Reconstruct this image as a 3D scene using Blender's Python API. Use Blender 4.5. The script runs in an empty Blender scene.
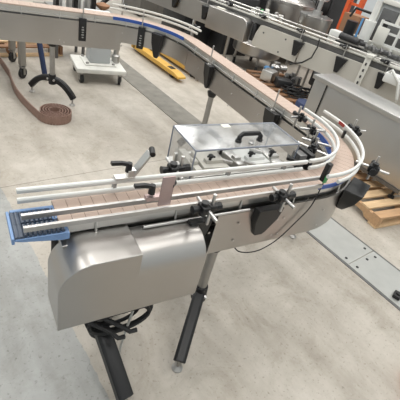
import bpy, bmesh, math, random
from mathutils import Vector, Matrix
random.seed(7)
scn = bpy.context.scene
COL = scn.collection
PI = math.pi
R = math.radians

# ------------------------------------------------------------------ materials
def srgb(r, g, b):
    f = lambda c: (c/255/12.92) if c/255 <= .04045 else ((c/255+.055)/1.055)**2.4
    return (f(r), f(g), f(b), 1)

def mat(name, col, rough=.5, metal=0., noise=0., scale=8., stretch=(1, 1, 1), bump=0., spec=.5, rnoise=0.):
    m = bpy.data.materials.new(name); m.use_nodes = True
    nt = m.node_tree; b = nt.nodes['Principled BSDF']
    b.inputs['Base Color'].default_value = col
    b.inputs['Roughness'].default_value = rough
    b.inputs['Metallic'].default_value = metal
    b.inputs['Specular IOR Level'].default_value = spec
    if noise or bump or rnoise:
        tc = nt.nodes.new('ShaderNodeTexCoord'); mp = nt.nodes.new('ShaderNodeMapping')
        mp.inputs['Scale'].default_value = stretch
        nz = nt.nodes.new('ShaderNodeTexNoise'); nz.inputs['Scale'].default_value = scale
        nz.inputs['Detail'].default_value = 6
        nt.links.new(tc.outputs['Object'], mp.inputs['Vector']); nt.links.new(mp.outputs['Vector'], nz.inputs['Vector'])
        if noise:
            mx = nt.nodes.new('ShaderNodeMix'); mx.data_type = 'RGBA'
            mx.inputs[6].default_value = tuple(c*(1-noise) for c in col[:3])+(1,)
            mx.inputs[7].default_value = tuple(min(1, c*(1+noise)) for c in col[:3])+(1,)
            nt.links.new(nz.outputs['Fac'], mx.inputs[0]); nt.links.new(mx.outputs[2], b.inputs['Base Color'])
        if rnoise:
            mr = nt.nodes.new('ShaderNodeMapRange')
            mr.inputs[3].default_value = max(.02, rough-rnoise); mr.inputs[4].default_value = min(1, rough+rnoise)
            nt.links.new(nz.outputs['Fac'], mr.inputs[0]); nt.links.new(mr.outputs[0], b.inputs['Roughness'])
        if bump:
            bp = nt.nodes.new('ShaderNodeBump'); bp.inputs['Strength'].default_value = bump
            bp.inputs['Distance'].default_value = .002
            nt.links.new(nz.outputs['Fac'], bp.inputs['Height']); nt.links.new(bp.outputs['Normal'], b.inputs['Normal'])
    return m

M = {}
M['steel'] = mat('brushed_stainless', (.47, .452, .435, 1), .33, 1, .10, 3, (1, 1, 1), rnoise=.08)
M['steel2'] = mat('dull_stainless', (.40, .39, .375, 1), .45, 1, .12, 4, rnoise=.08)
M['cabinet'] = mat('satin_stainless', (.52, .51, .495, 1), .42, 1, .08, 3, rnoise=.08)
M['polish'] = mat('polished_steel', (.58, .57, .56, 1), .36, 1, .1, 8)
M['track'] = mat('track_steel', (.36, .35, .34, 1), .4, 1, .2, 10)
M['darksteel'] = mat('dark_steel', (.16, .16, .16, 1), .4, .8, .15, 10)
M['railmetal'] = mat('rail_steel', (.54, .53, .52, 1), .42, 1, .06, 20)
M['alu'] = mat('aluminium', (.66, .65, .63, 1), .35, 1, .06, 20)
M['white'] = mat('white_plastic', srgb(220, 221, 218), .4, 0, .03, 10)
M['offwhite'] = mat('white_paint', srgb(214, 213, 206), .5, 0, .05, 9)
M['dirtywhite'] = mat('scuffed_white_paint', srgb(222, 221, 215), .5, 0, .14, 14)
M['panelgrey'] = mat('pale_grey_sheet', srgb(196, 193, 185), .42, .25, .05, 4)
M['black'] = mat('black_plastic', (.007, .007, .008, 1), .42, 0, .2, 20)
M['rubber'] = mat('black_rubber', (.015, .015, .016, 1), .6, 0, .2, 20)
M['belt'] = mat('tan_belt', srgb(186, 167, 155), .6, 0, .07, 9, spec=.2)
M['chain'] = mat('brown_chain', srgb(140, 112, 100), .55, 0, .22, 26)
M['blue'] = mat('blue_plastic', srgb(118, 148, 190), .4, 0, .08, 12)
M['deepblue'] = mat('deep_blue_plastic', srgb(48, 84, 160), .4, 0, .08, 12)
M['roller'] = mat('slate_roller', srgb(72, 82, 98), .4, 0, .15, 30)
M['navy'] = mat('navy_paint', srgb(44, 58, 92), .45, 0, .12, 8)
M['yellow'] = mat('yellow_paint', srgb(206, 162, 72), .45, 0, .15, 9)
M['wood'] = mat('pallet_wood', srgb(206, 176, 138), .75, 0, .22, 6, (1, 8, 8))
M['wood2'] = mat('brown_pallet_wood', srgb(138, 102, 74), .75, 0, .25, 6, (1, 8, 8))
M['wood3'] = mat('tan_pallet_wood', srgb(184, 148, 112), .75, 0, .25, 6, (1, 8, 8))
M['card'] = mat('cardboard', srgb(150, 112, 84), .8, 0, .08, 5)
M['orange'] = mat('orange_paint', srgb(214, 92, 44), .5, 0, .1, 6)
M['red'] = mat('red_plastic', srgb(150, 45, 40), .45, 0, .05, 9)
M['mauve'] = mat('anodised_plate', srgb(178, 158, 156), .38, .75, .05, 9)
M['grey'] = mat('grey_paint', srgb(150, 150, 148), .45, 0, .06, 6)
M['lightgrey'] = mat('pale_grey_paint', srgb(178, 182, 184), .5, 0, .05, 4)
M['charcoal'] = mat('charcoal_machine_paint', srgb(44, 44, 46), .45, 0, .2, 5)
M['midgrey'] = mat('mid_grey_machine_paint', srgb(112, 110, 106), .45, .2, .12, 4)
M['plate'] = mat('worn_grey_cover_plate', srgb(168, 169, 166), .5, .3, .14, 9, bump=.2)
M['grate'] = mat('worn_dark_cover', srgb(128, 125, 118), .75, .1, .40, 9, bump=.5)
M['airhose'] = mat('clear_hose', srgb(190, 190, 186), .3, 0, .05, 9)
M['wall'] = mat('painted_wall', srgb(196, 202, 206), .7, 0, .05, 1.5)
M['label_yellow'] = mat('yellow_label', srgb(214, 210, 70), .5)
M['paper'] = mat('paper_label', srgb(236, 234, 222), .6)
M['skyblue'] = mat('light_blue_plastic', srgb(96, 150, 200), .4)
M['green'] = mat('green_plastic', srgb(70, 150, 90), .4)

def acrylic(lo, hi):
    m = bpy.data.materials.new('scuffed_clear_acrylic'); m.use_nodes = True
    nt = m.node_tree; nt.nodes.clear()
    o = nt.nodes.new('ShaderNodeOutputMaterial')
    tr = nt.nodes.new('ShaderNodeBsdfTransparent'); tr.inputs[0].default_value = (.96, .965, .97, 1)
    gl = nt.nodes.new('ShaderNodeBsdfGlossy'); gl.inputs['Roughness'].default_value = .12
    df = nt.nodes.new('ShaderNodeBsdfDiffuse'); df.inputs[0].default_value = (.80, .81, .83, 1)
    lw = nt.nodes.new('ShaderNodeLayerWeight'); lw.inputs[0].default_value = .35
    fr = nt.nodes.new('ShaderNodeMapRange'); fr.inputs[3].default_value = .03; fr.inputs[4].default_value = .35
    nt.links.new(lw.outputs['Facing'], fr.inputs[0])
    m1 = nt.nodes.new('ShaderNodeMixShader'); m2 = nt.nodes.new('ShaderNodeMixShader')
    tc = nt.nodes.new('ShaderNodeTexCoord'); nz = nt.nodes.new('ShaderNodeTexNoise')
    nz.inputs['Scale'].default_value = 9; nz.inputs['Detail'].default_value = 7
    mr = nt.nodes.new('ShaderNodeMapRange')
    mr.inputs[1].default_value = .35; mr.inputs[2].default_value = .7
    mr.inputs[3].default_value = lo; mr.inputs[4].default_value = hi
    nt.links.new(tc.outputs['Object'], nz.inputs['Vector']); nt.links.new(nz.outputs['Fac'], mr.inputs[0])
    nt.links.new(mr.outputs[0], m1.inputs[0])
    nt.links.new(tr.outputs[0], m1.inputs[1]); nt.links.new(df.outputs[0], m1.inputs[2])
    nt.links.new(fr.outputs[0], m2.inputs[0]); nt.links.new(m1.outputs[0], m2.inputs[1]); nt.links.new(gl.outputs[0], m2.inputs[2])
    nt.links.new(m2.outputs[0], o.inputs[0])
    return m
M['acrylic'] = acrylic(.05, .36)
M['clear'] = acrylic(.02, .08)
M['edge'] = mat('acrylic_edge', srgb(128, 134, 146), .3, 0, .05, 9)

def floor_mat():
    m = bpy.data.materials.new('worn_concrete'); m.use_nodes = True
    nt = m.node_tree; b = nt.nodes['Principled BSDF']; N = nt.nodes.new; Lk = nt.links.new
    tc = N('ShaderNodeTexCoord')
    def noise(scale, detail, rough=.6, dist=0.):
        n_ = N('ShaderNodeTexNoise'); n_.inputs['Scale'].default_value = scale
        n_.inputs['Detail'].default_value = detail; n_.inputs['Roughness'].default_value = rough
        n_.inputs['Distortion'].default_value = dist
        Lk(tc.outputs['Object'], n_.inputs['Vector']); return n_
    def ramp(src, p0, c0, p1, c1):
        r_ = N('ShaderNodeValToRGB'); e = r_.color_ramp.elements
        e[0].position = p0; e[0].color = c0; e[1].position = p1; e[1].color = c1
        Lk(src, r_.inputs[0]); return r_
    def mul(a, bb):
        mx = N('ShaderNodeMix'); mx.data_type = 'RGBA'; mx.blend_type = 'MULTIPLY'; mx.inputs[0].default_value = 1
        Lk(a, mx.inputs[6]); Lk(bb, mx.inputs[7]); return mx.outputs[2]
    n1 = noise(1.3, 6, .62, .4); n2 = noise(7, 8, .7); n3 = noise(55, 3, .6); n4 = noise(3.1, 9, .75, .8)
    c = ramp(n1.outputs['Fac'], .3, srgb(173, 166, 156), .7, srgb(194, 188, 179)).outputs[0]
    g = ramp(n1.outputs['Fac'], .3, srgb(158, 159, 158), .7, srgb(172, 173, 171)).outputs[0]
    sp0 = N('ShaderNodeSeparateXYZ'); Lk(tc.outputs['Object'], sp0.inputs[0])
    wob = N('ShaderNodeMath'); wob.operation = 'MULTIPLY_ADD'; wob.inputs[1].default_value = .05; Lk(n2.outputs['Fac'], wob.inputs[0]); Lk(sp0.outputs['X'], wob.inputs[2])
    lx = N('ShaderNodeMath'); lx.operation = 'LESS_THAN'; lx.inputs[1].default_value = .53; Lk(wob.outputs[0], lx.inputs[0])
    ly = N('ShaderNodeMath'); ly.operation = 'LESS_THAN'; ly.inputs[1].default_value = 2.385; Lk(sp0.outputs['Y'], ly.inputs[0])
    an = N('ShaderNodeMath'); an.operation = 'MULTIPLY'; Lk(lx.outputs[0], an.inputs[0]); Lk(ly.outputs[0], an.inputs[1])
    mg = N('ShaderNodeMix'); mg.data_type = 'RGBA'; Lk(an.outputs[0], mg.inputs[0]); Lk(c, mg.inputs[6]); Lk(g, mg.inputs[7]); c = mg.outputs[2]
    st_ = N('ShaderNodeMapping'); st_.inputs['Scale'].default_value = (2.6, .55, 1); Lk(tc.outputs['Object'], st_.inputs['Vector'])
    n5 = noise(1.6, 7, .65, .3); Lk(st_.outputs['Vector'], n5.inputs['Vector'])
    c = mul(c, ramp(n5.outputs['Fac'], .34, (.80, .79, .77, 1), .56, (1, 1, 1, 1)).outputs[0])
    c = mul(c, ramp(n2.outputs['Fac'], .3, (.86, .855, .84, 1), .6, (1, 1, 1, 1)).outputs[0])
    c = mul(c, ramp(n3.outputs['Fac'], .28, (.66, .65, .63, 1), .41, (1, 1, 1, 1)).outputs[0])
    c = mul(c, ramp(n4.outputs['Fac'], .30, (.80, .785, .755, 1), .50, (1, 1, 1, 1)).outputs[0])
    # saw-cut control joints: thin dark lines every few metres
    sep = N('ShaderNodeSeparateXYZ'); Lk(tc.outputs['Object'], sep.inputs[0])
    def joint(out, pos):
        s_ = N('ShaderNodeMath'); s_.operation = 'SUBTRACT'; s_.inputs[1].default_value = pos; Lk(out, s_.inputs[0])
        a_ = N('ShaderNodeMath'); a_.operation = 'ABSOLUTE'; Lk(s_.outputs[0], a_.inputs[0])
        g_ = N('ShaderNodeMath'); g_.operation = 'GREATER_THAN'; g_.inputs[1].default_value = .0035; Lk(a_.outputs[0], g_.inputs[0])
        mr = N('ShaderNodeMapRange'); mr.inputs[3].default_value = .55; mr.inputs[4].default_value = 1; Lk(g_.outputs[0], mr.inputs[0])
        return mr.outputs[0]
    for out, pos in ((sep.outputs['Y'], 2.385), (sep.outputs['Y'], 6.4), (sep.outputs['X'], -1.2), (sep.outputs['X'], 6.2)):
        c = mul(c, joint(out, pos))
    Lk(c, b.inputs['Base Color'])
    b.inputs['Roughness'].default_value = .5
    b.inputs['Specular IOR Level'].default_value = .35
    bp = N('ShaderNodeBump'); bp.inputs['Strength'].default_value = .12; bp.inputs['Distance'].default_value = .004
    Lk(n2.outputs['Fac'], bp.inputs['Height']); Lk(bp.outputs['Normal'], b.inputs['Normal'])
    return m
M['floor'] = floor_mat()

# ------------------------------------------------------------------ mesh builder
class MB:
    def __init__(s): s.bm = bmesh.new()
    def _hull(s, vs, faces):
        v = [s.bm.verts.new(p) for p in vs]
        for f in faces: s.bm.faces.new([v[i] for i in f])
        return s
    def hexa(s, b4, t4):
        return s._hull(list(b4)+list(t4), [(3, 2, 1, 0), (4, 5, 6, 7), (0, 1, 5, 4), (1, 2, 6, 5), (2, 3, 7, 6), (3, 0, 4, 7)])
    def box(s, c, size, rz=0, mtx=None, bev=0.):
        mt = mtx or Matrix.Rotation(rz, 4, 'Z'); c = Vector(c)
        r = bmesh.ops.create_cube(s.bm, size=1, matrix=Matrix.Translation(c) @ mt @ Matrix.Diagonal((*size, 1)))
        if bev:
            es = {e for v in r['verts'] for e in v.link_edges}
            bmesh.ops.bevel(s.bm, geom=list(es), offset=bev, segments=2, affect='EDGES', profile=.5)
        return s
    def cyl(s, p0, p1, r0, r1=None, seg=14):
        p0, p1 = Vector(p0), Vector(p1); d = p1-p0
        q = d.to_track_quat('Z', 'Y').to_matrix().to_4x4()
        bmesh.ops.create_cone(s.bm, cap_ends=True, segments=seg, radius1=r0, radius2=r0 if r1 is None else r1,
                              depth=d.length, matrix=Matrix.Translation((p0+p1)/2) @ q)
        return s
    def tube(s, pts, r, seg=8):
        return s.sweep(pts, [(r*math.cos(2*PI*i/seg), r*math.sin(2*PI*i/seg)) for i in range(seg)])
    def sweep(s, pts, prof, up=(0, 0, 1)):
        pts = [Vector(p) for p in pts]; rings = []; up = Vector(up)
        for i, p in enumerate(pts):
            t = (pts[min(i+1, len(pts)-1)]-pts[max(i-1, 0)]).normalized()
            sd = up.cross(t)
            if sd.length < 1e-3: sd = Vector((1, 0, 0)).cross(t)
            sd.normalize(); u2 = t.cross(sd)
            rings.append([s.bm.verts.new(p+sd*a+u2*b) for a, b in prof])
        k = len(prof)
        for a, b in zip(rings, rings[1:]):
            for j in range(k): s.bm.faces.new((a[j], a[(j+1) % k], b[(j+1) % k], b[j]))
        s.bm.faces.new(rings[0][::-1]); s.bm.faces.new(rings[-1])
        return s
    def prism(s, poly, d0, d1, frame):
        # poly in the frame's (a, b) plane, extruded along its third axis from d0 to d1; frame(a, b, d) -> point
        n_ = len(poly)
        lo = [s.bm.verts.new(frame(a, b, d0)) for a, b in poly]; hi = [s.bm.verts.new(frame(a, b, d1)) for a, b in poly]
        s.bm.faces.new(lo[::-1]); s.bm.faces.new(hi)
        for i in range(n_): s.bm.faces.new((lo[i], lo[(i+1) % n_], hi[(i+1) % n_], hi[i]))
        return s
    def lathe(s, prof, c, seg=24, rot=None):
        c = Vector(c); rings = []
        for r, z in prof:
            ring = []
            for i in range(seg):
                a = 2*PI*i/seg; v = Vector((r*math.cos(a), r*math.sin(a), z))
                if rot is not None: v = rot @ v
                ring.append(s.bm.verts.new(c+v))
            rings.append(ring)
        for a, b in zip(rings, rings[1:]):
            for j in range(seg): s.bm.faces.new((a[j], a[(j+1) % seg], b[(j+1) % seg], b[j]))
        s.bm.faces.new(rings[0][::-1]); s.bm.faces.new(rings[-1])
        return s
    def build(s, name, m, parent=None, bevel=0., smooth=True, world=True, loc=None):
        bmesh.ops.recalc_face_normals(s.bm, faces=s.bm.faces)
        off = Vector((0, 0, 0))
        if parent is not None and world:
            o_ = parent
            while o_ is not None: off += o_.location; o_ = o_.parent
        if parent is None and loc is not None: off = Vector(loc)
        if off.length: bmesh.ops.translate(s.bm, verts=s.bm.verts, vec=-off)
        me = bpy.data.meshes.new(name); s.bm.to_mesh(me); s.bm.free()
        if smooth:
            for p in me.polygons: p.use_smooth = True
            me.set_sharp_from_angle(angle=R(35))
        me.materials.append(M[m] if isinstance(m, str) else m)
        o = bpy.data.objects.new(name, me); COL.objects.link(o)
        if parent is not None: o.parent = parent
        elif loc is not None: o.location = loc
        if bevel:
            b = o.modifiers.new('bevel', 'BEVEL'); b.width = bevel; b.segments = 2; b.limit_method = 'ANGLE'; b.angle_limit = R(40)
        return o

def thing(name, label, cat, loc=(0, 0, 0), rz=0, group=None):
    o = bpy.data.objects.new(name, None); COL.objects.link(o)
    o.empty_display_size = .05; o.location = loc; o.rotation_euler = (0, 0, rz)
    return tag(o, label, cat, group)
def tag(o, label, cat, group=None):
    o['label'] = label; o['category'] = cat
    if group: o['group'] = group
    return o
def struct(o): o['kind'] = 'structure'; return o
def copy_tree(o, parent=None):
    c = o.copy(); COL.objects.link(c)
    if parent is not None: c.parent = parent
    for ch in list(o.children): copy_tree(ch, c)
    return c

# ------------------------------------------------------------------ the room
fl = MB(); fl.box((3, 4.5, -.05), (14, 15, .1)); struct(fl.build('floor', 'floor', smooth=False))
w = MB(); w.box((3, 12.05, 3), (14, .1, 6)); struct(w.build('wall_back', 'wall', smooth=False))
w = MB(); w.box((10.05, 4.5, 3), (.1, 15, 6)); struct(w.build('wall_right', 'wall', smooth=False))
w = MB(); w.box((-4.05, 4.5, 3), (.1, 15, 6)); struct(w.build('wall_left', 'wall', smooth=False))
w = MB(); w.box((3, -3.05, 3), (14, .1, 6)); struct(w.build('wall_front', 'wall', smooth=False))
w = MB(); w.box((3, 4.5, 6.05), (14.2, 15.2, .1)); struct(w.build('ceiling', 'offwhite', smooth=False))

# trench covers in the floor; most positions from here on baked from image pixels
def cover(y0, y1, m, label, slots=True):
    x0, x1 = 2.40, 2.745
    t = thing('trench_cover', label, 'floor cover', ((x0+x1)/2, (y0+y1)/2, 0), group='trench covers in the floor')
    b = MB(); b.box(((x0+x1)/2, (y0+y1)/2, .003), (x1-x0, y1-y0-.006, .006)); b.build('cover_plate', m, t, smooth=False)
    if slots:
        for sx, sy in ((x0+.045, y0+.05), (x1-.045, y0+.05), (x0+.045, y1-.05), (x1-.05, y1-.05), ((x0+x1)/2+.03, y1-.035)):
            k = MB(); k.cyl((sx, sy, .0055), (sx, sy, .0085), .011, seg=10); k.build('bolt', 'rubber', t)
    return t
cover(-.02, .735, 'plate', 'grey bolted metal floor cover plate at the right edge of the photo')
cover(.735, 1.49, 'plate', 'grey bolted metal floor cover plate running under the conveyor bend')
dc = MB(); dc.box((2.53, 4.6, .003), (.30, 6.0, .006))
tag(dc.build('trench_cover', 'grate', loc=None, smooth=False), 'long dark worn trench strip in the floor beside the yellow forks', 'floor cover', 'trench covers in the floor')
jn = MB()
for x in (2.388, 2.757): jn.box((x, .75, .002), (.018, 1.55, .004))
struct(jn.build('trim_1', 'darksteel', smooth=False))

b = MB(); b.box((2.47, .375, .02), (.07, .05, .026), R(15), bev=.006); b.cyl((2.47, .375, .03), (2.47, .375, .045), .016)
tag(b.build('rubber_stopper', 'rubber', loc=(2.47, .375, .006)), 'small black rubber stopper on the grey floor cover plate at the right edge', 'stopper')

# ------------------------------------------------------------------ main conveyor: centre line
def unit(a): return Vector((math.cos(a), math.sin(a)))
O2 = Vector((.275, 1.0285)); AN = R(-8.2); U = unit(AN); Vn = Vector((-U.y, U.x))  # main conveyor coordinates and heights scaled about the camera, baked into these numbers
def inter(p, d, q, e):
    den = d.x*e.y-d.y*e.x; t = ((q.x-p.x)*e.y-(q.y-p.y)*e.x)/den; return p+d*t
rd = Vector((.1116, 1)).normalized(); rp = Vector((2.226, 1.881))
fd = Vector((-1, .19)).normalized(); fp = Vector((1.386, 3.69))
CA = inter(O2, U, rp, rd); CB = inter(rp, rd, fp, fd)
PATH = []
def addline(a, b):
    n_ = max(2, int((b-a).length/.02))
    for i in range(n_): PATH.append(a.lerp(b, i/n_))
def fillet(c, d0, d1, r):
    ang = math.acos(d0.dot(d1)); tl = r*math.tan(ang/2)
    a = c-d0*tl; b = c+d1*tl; n0 = Vector((-d0.y, d0.x)); o = a+n0*r
    a0 = math.atan2(a.y-o.y, a.x-o.x)
    return a, b, [o+r*unit(a0+ang*i/32) for i in range(33)]
a1, b1, arcA = fillet(CA, U, rd, .506)
a2, b2, arcB = fillet(CB, rd, fd, .64)
START = O2+U*.10; END = fp+fd*1.75
addline(START, a1); iA0 = len(PATH); PATH += arcA[:-1]; iA1 = len(PATH); addline(b1, a2); iB0 = len(PATH); PATH += arcB[:-1]; iB1 = len(PATH); addline(b2, END); PATH.append(END)
S = [0.]
for p, q in zip(PATH, PATH[1:]): S.append(S[-1]+(q-p).length)
LEN = S[-1]; sA0, sA1, sB0, sB1 = S[iA0], S[iA1], S[iB0], S[iB1]
def at(s, d=0., z=0.):
    s = min(max(s, 0), LEN); lo = 0; hi = len(S)-1
    while hi-lo > 1:
        m_ = (lo+hi)//2
        if S[m_] <= s: lo = m_
        else: hi = m_
    f_ = (s-S[lo])/(S[hi]-S[lo]); p = PATH[lo].lerp(PATH[hi], f_)
    t = (PATH[min(hi+1, len(PATH)-1)]-PATH[max(lo-1, 0)]).normalized()
    n_ = Vector((-t.y, t.x)); q = p+n_*d
    return Vector((q.x, q.y, z))
def dirs(s):
    a = at(s-.01); b = at(s+.01); t = (b-a).normalized(); return t, Vector((-t.y, t.x, 0))
def run(s0, s1, d, z, step=.03):
    n_ = max(2, int(abs(s1-s0)/step)); return [at(s0+(s1-s0)*i/n_, d, z) for i in range(n_+1)]
def ribbon(mb, s0, s1, d0, d1, z0, z1):
    prof = [(d0, z0), (d1, z0), (d1, z1), (d0, z1)]
    n_ = max(2, int(abs(s1-s0)/.03)); rings = []
    for i in range(n_+1):
        s = s0+(s1-s0)*i/n_; rings.append([mb.bm.verts.new(at(s, d, z)) for d, z in prof])
    for a, b in zip(rings, rings[1:]):
        for j in range(4): mb.bm.faces.new((a[j], a[(j+1) % 4], b[(j+1) % 4], b[j]))
    mb.bm.faces.new(rings[0][::-1]); mb.bm.faces.new(rings[-1])
def nl(u, v, z): # near-leg frame
    p = O2+U*u+Vn*v; return Vector((p.x, p.y, z))
U3 = Vector((U.x, U.y, 0)); V3 = Vector((Vn.x, Vn.y, 0)); Z3 = Vector((0, 0, 1))
ZB = .87; HW = .066

conv = thing('conveyor', 'C-shaped stainless conveyor with tan belt, clear rails and a big motor hood in front', 'conveyor', (1.5, 1.0, 0))
# belt: slats with small gaps
b = MB(); k = 0; s = 0.
while s+.044 < LEN:
    s1 = s+.0435
    q = [at(s, -HW), at(s1, -HW), at(s1, HW), at(s, HW)]
    b.hexa([Vector((p.x, p.y, ZB-.010)) for p in q], [Vector((p.x, p.y, ZB)) for p in q]); s += .045
b.build('belt', 'belt', conv, smooth=False)
b = MB(); ribbon(b, 0, LEN, -.056, .056, ZB-.075, ZB-.012); b.build('belt_track', 'track', conv)
for d in (-.06, .06):
    b = MB(); ribbon(b, 0, LEN, d-.005, d+.005, ZB-.044, ZB-.008); b.build('wear_strip', 'alu', conv)
# blue strips on the curves
b = MB(); ribbon(b, sA0+.12, sA1-.02, .066, .073, ZB-.028, ZB+.004); b.build('curve_strip', 'deepblue', conv)['label'] = 'blue strip'
b = MB(); ribbon(b, sA0-.03, sA0+.16, -.072, -.066, ZB-.018, ZB+.004); b.build('curve_strip', 'deepblue', conv)['label'] = 'blue strip'
b = MB(); ribbon(b, sB0+.10, sB1-.02, .066, .073, ZB-.026, ZB+.002); b.build('curve_strip', 'deepblue', conv)['label'] = 'blue strip'
# side panels in separate sheets
cuts = [.625, sA1-.02, sB0-.04, sB1-.12, LEN]
for i in range(4):
    for d in (-.082, .082):
        s0 = cuts[i] if i else (.625 if d < 0 else .0)
        b = MB(); ribbon(b, s0+.002, cuts[i+1]-.002, d-.002, d+.002, (.583, .625, .652, .573)[i], .80)
        ribbon(b, s0+.002, cuts[i+1]-.002, min(d, d*.88), max(d, d*.88), .796, .80)
        b.build('side_panel', 'steel', conv)
for q0, q1, zq in ((.03, sA1-.03, .586), (sA1-.01, sB0-.05, .628), (sB0-.03, sB1-.13, .655), (sB1-.11, LEN-.02, .575)):
    bb = MB(); ribbon(bb, q0, q1, -.078, .078, zq, zq+.005); bb.build('bottom_tray', 'steel2', conv)
b = MB(); ribbon(b, .03, LEN-.03, .066, .074, .812, .826); b.build('return_rail', 'alu', conv)
# spacers holding the belt track above the panels
s = .12
while s < LEN-.05:
    for d in (-.076, .076):
        p = at(s, d); b = MB(); b.cyl((p.x, p.y, .78), at(s, d*.86, ZB-.012), .0048, seg=8); b.build('spacer', 'alu', conv)
    s += .31
# bolts on panels
for s in (.60, .75, .98, 1.02, 1.28, 2.05, 2.5, 2.86, 3.4):
    for z in (.62, .72):
        d = -.084 if s < 1.5 else .084
        t, n_ = dirs(s); p = at(s, d, z+(.02 if int(s*100) % 2 else 0))
        b = MB(); b.cyl(p-n_*.004, p+n_*(.006 if d > 0 else -.006), .006, seg=8); b.build('panel_bolt', 'polish', conv)
s0 = sB1-.2
for s, z in ((s0+.07, .62), (s0+.07, .74), (s0+.62, .60), (s0+.66, .62)):
    t, n_ = dirs(s); p = at(s, .084, z); b = MB(); b.cyl(p-n_*.003, p+n_*.006, .007, seg=8); b.build('panel_bolt', 'polish', conv)

# infeed nose: blue plate, two lanes of rollers
def nf(a, b_, d): return nl(a, d, b_)
b = MB()
b.prism([(-.04, .850), (-.02, .844), (.10, .826), (.125, .826), (.125, .852), (-.04, .852)], -.096, .030, nf)
b.build('infeed_nose', 'blue', conv, bevel=.003)
nose = conv.children[-1]
b = MB(); b.prism([(-.04, .84), (.125, .84), (.125, .866), (-.036, .866)], .030, .042, nf); b.prism([(-.04, .848), (.12, .848), (.12, .856), (-.037, .856)], -.096, -.091, nf)
b.prism([(-.048, .838), (-.039, .838), (-.039, .862), (-.048, .862)], -.096, .042, nf); b.prism([(.085, .838), (.135, .838), (.135, .866), (.085, .866)], -.03, .03, nf)
b.build('nose_frame', 'blue', nose, bevel=.002)
for lane, (v0, v1) in enumerate(((-.089, -.036), (-.028, .026))):
    for i in range(9):
        u_ = -.006+i*.0140
        if lane == 0 or u_ < .085 or True:
            r_ = MB(); r_.cyl(nl(u_, v0, .861), nl(u_, v1, .861), .006, seg=10); r_.build('roller', 'roller', nose)
    for u_ in (-.031, -.019):
        r_ = MB(); r_.cyl(nl(u_, v0-.004, .857), nl(u_, v1+.003, .857), .0085, seg=10); r_.build('roller', 'roller', nose)
b = MB(); b.prism([(.10, .80), (.125, .80), (.128, .70), (.118, .70)], -.10, .05, nf); b.build('nose_bracket', 'steel', conv, bevel=.003)

# motor hood
arc = lambda cx, cz, r, t0, t1, n_=12: [(cx+r*math.cos(R(t0+(t1-t0)*i/n_)), cz+r*math.sin(R(t0+(t1-t0)*i/n_))) for i in range(n_+1)]
b = MB()
b.prism([(.062, .518), (.062, .69)]+arc(.182, .698, .12, 176, 90)+[(.338, .818), (.338, .518)], -.222, -.06, nf)
b.build('motor_hood', 'steel', conv, bevel=.003)
def nfx(a, b_, d): return nl(d, a, b_)
b = MB()
b.prism([(-.222, .518), (-.222, .702)]+arc(-.122, .706, .10, 180, 90)+[(-.065, .806), (-.065, .518)], .330, .612, nfx)
b.build('motor_hood', 'steel', conv, bevel=.004)
b = MB(); b.box(nl(.36, 0, .55), (.5, .15, .12), AN); b.build('motor', 'charcoal', conv, bevel=.01)
b = MB(); b.cyl(nl(.39, -.088, .815), nl(.88, -.088, .815), .006); b.build('tie_rod', 'polish', conv)

# guide rails
prof_w = [(-.0055, -.009), (.0055, -.009), (.0075, -.004), (.0075, .005), (.004, .0095), (-.004, .0095), (-.0075, .005), (-.0075, -.004)]
prof_a = [(-.0055, -.010), (.0055, -.010), (.0055, .008), (-.0055, .008)]
for z, v_, ua, ub in ((.908, -.050, -.012, 1.30), (.888, -.086, -.012, 1.28)):
    b = MB(); b.sweep([nl(ua, v_, z), nl(ub, v_, z)], prof_a); b.build('guide_rail', 'railmetal', conv)
for z, e in ((.933, 1.285), (.893, 1.27)):
    b = MB(); b.sweep([nl(-.01, .052, z), nl(e, .052, z)], prof_w); b.build('guide_rail', 'white', conv)['label'] = 'white plastic guide rail'
for z, e0, e1 in ((.935, -.02, .10), (.893, .0, .07)):
    b = MB(); b.sweep(run(sA0+e0, sA1+e1, .054, z), prof_w); b.build('guide_rail', 'white', conv)['label'] = 'white curved inner guide rail'
for z, e0, e1 in ((.938, -.03, .06), (.893, .06, .06)):
    b = MB(); b.sweep(run(sA0+e0, sA1+e1, -.085, z), prof_w); b.build('guide_rail', 'white', conv)['label'] = 'white curved outer guide rail'
for z, e0, e1 in ((.945, .06, -.04), (.908, .10, -.02)):
    b = MB(); b.sweep(run(sB0+e0, sB1+e1, -.085, z), prof_w); b.build('guide_rail', 'offwhite', conv)['label'] = 'white curved guide rail at the far bend'
b = MB(); ribbon(b, sA1-.13, sA1-.08, -.0755, -.0735, .928, .948); b.build('rail_sticker', 'red', conv)['label'] = 'red sticker on the outer rail'

# hanging black rail brackets with steel pins
def bracket(s, side, w=.11, h=.15, dep=.05, pin=True, narrow=.5):
    t, n_ = dirs(s); n2 = n_*side; c = at(s, side*.084, .80)
    fr = lambda a, z_, d: c+t*a+n2*d+Z3*z_
    b = MB(); hw = w/2
    poly = [(-hw, .02), (hw, .02), (hw*.92, -h*.35), (hw*narrow, -h*.9), (hw*narrow*.6, -h), (-hw*narrow*.6, -h), (-hw*narrow, -h*.9), (-hw*.92, -h*.35)]
    n0 = len(poly)
    lo = [b.bm.verts.new(fr(a, z_, 0)) for a, z_ in poly]
    hi = [b.bm.verts.new(fr(a*(.9), z_, dep*(1 if z_ > -.02 else (.8 if z_ > -h*.5 else .35)))) for a, z_ in poly]
    b.bm.faces.new(lo[::-1]); b.bm.faces.new(hi)
    for i in range(n0): b.bm.faces.new((lo[i], lo[(i+1) % n0], hi[(i+1) % n0], hi[i]))
    o = b.build('rail_bracket', 'black', conv, bevel=.004)
    if pin:
        p = c+n2*(dep*.55); p.z = .815
        b = MB(); b.cyl(p, p+Z3*.012, .016); b.cyl(p, p+Z3*.16, .0055, seg=10); b.build('bracket_pin', 'polish', o)
    return o
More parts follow.
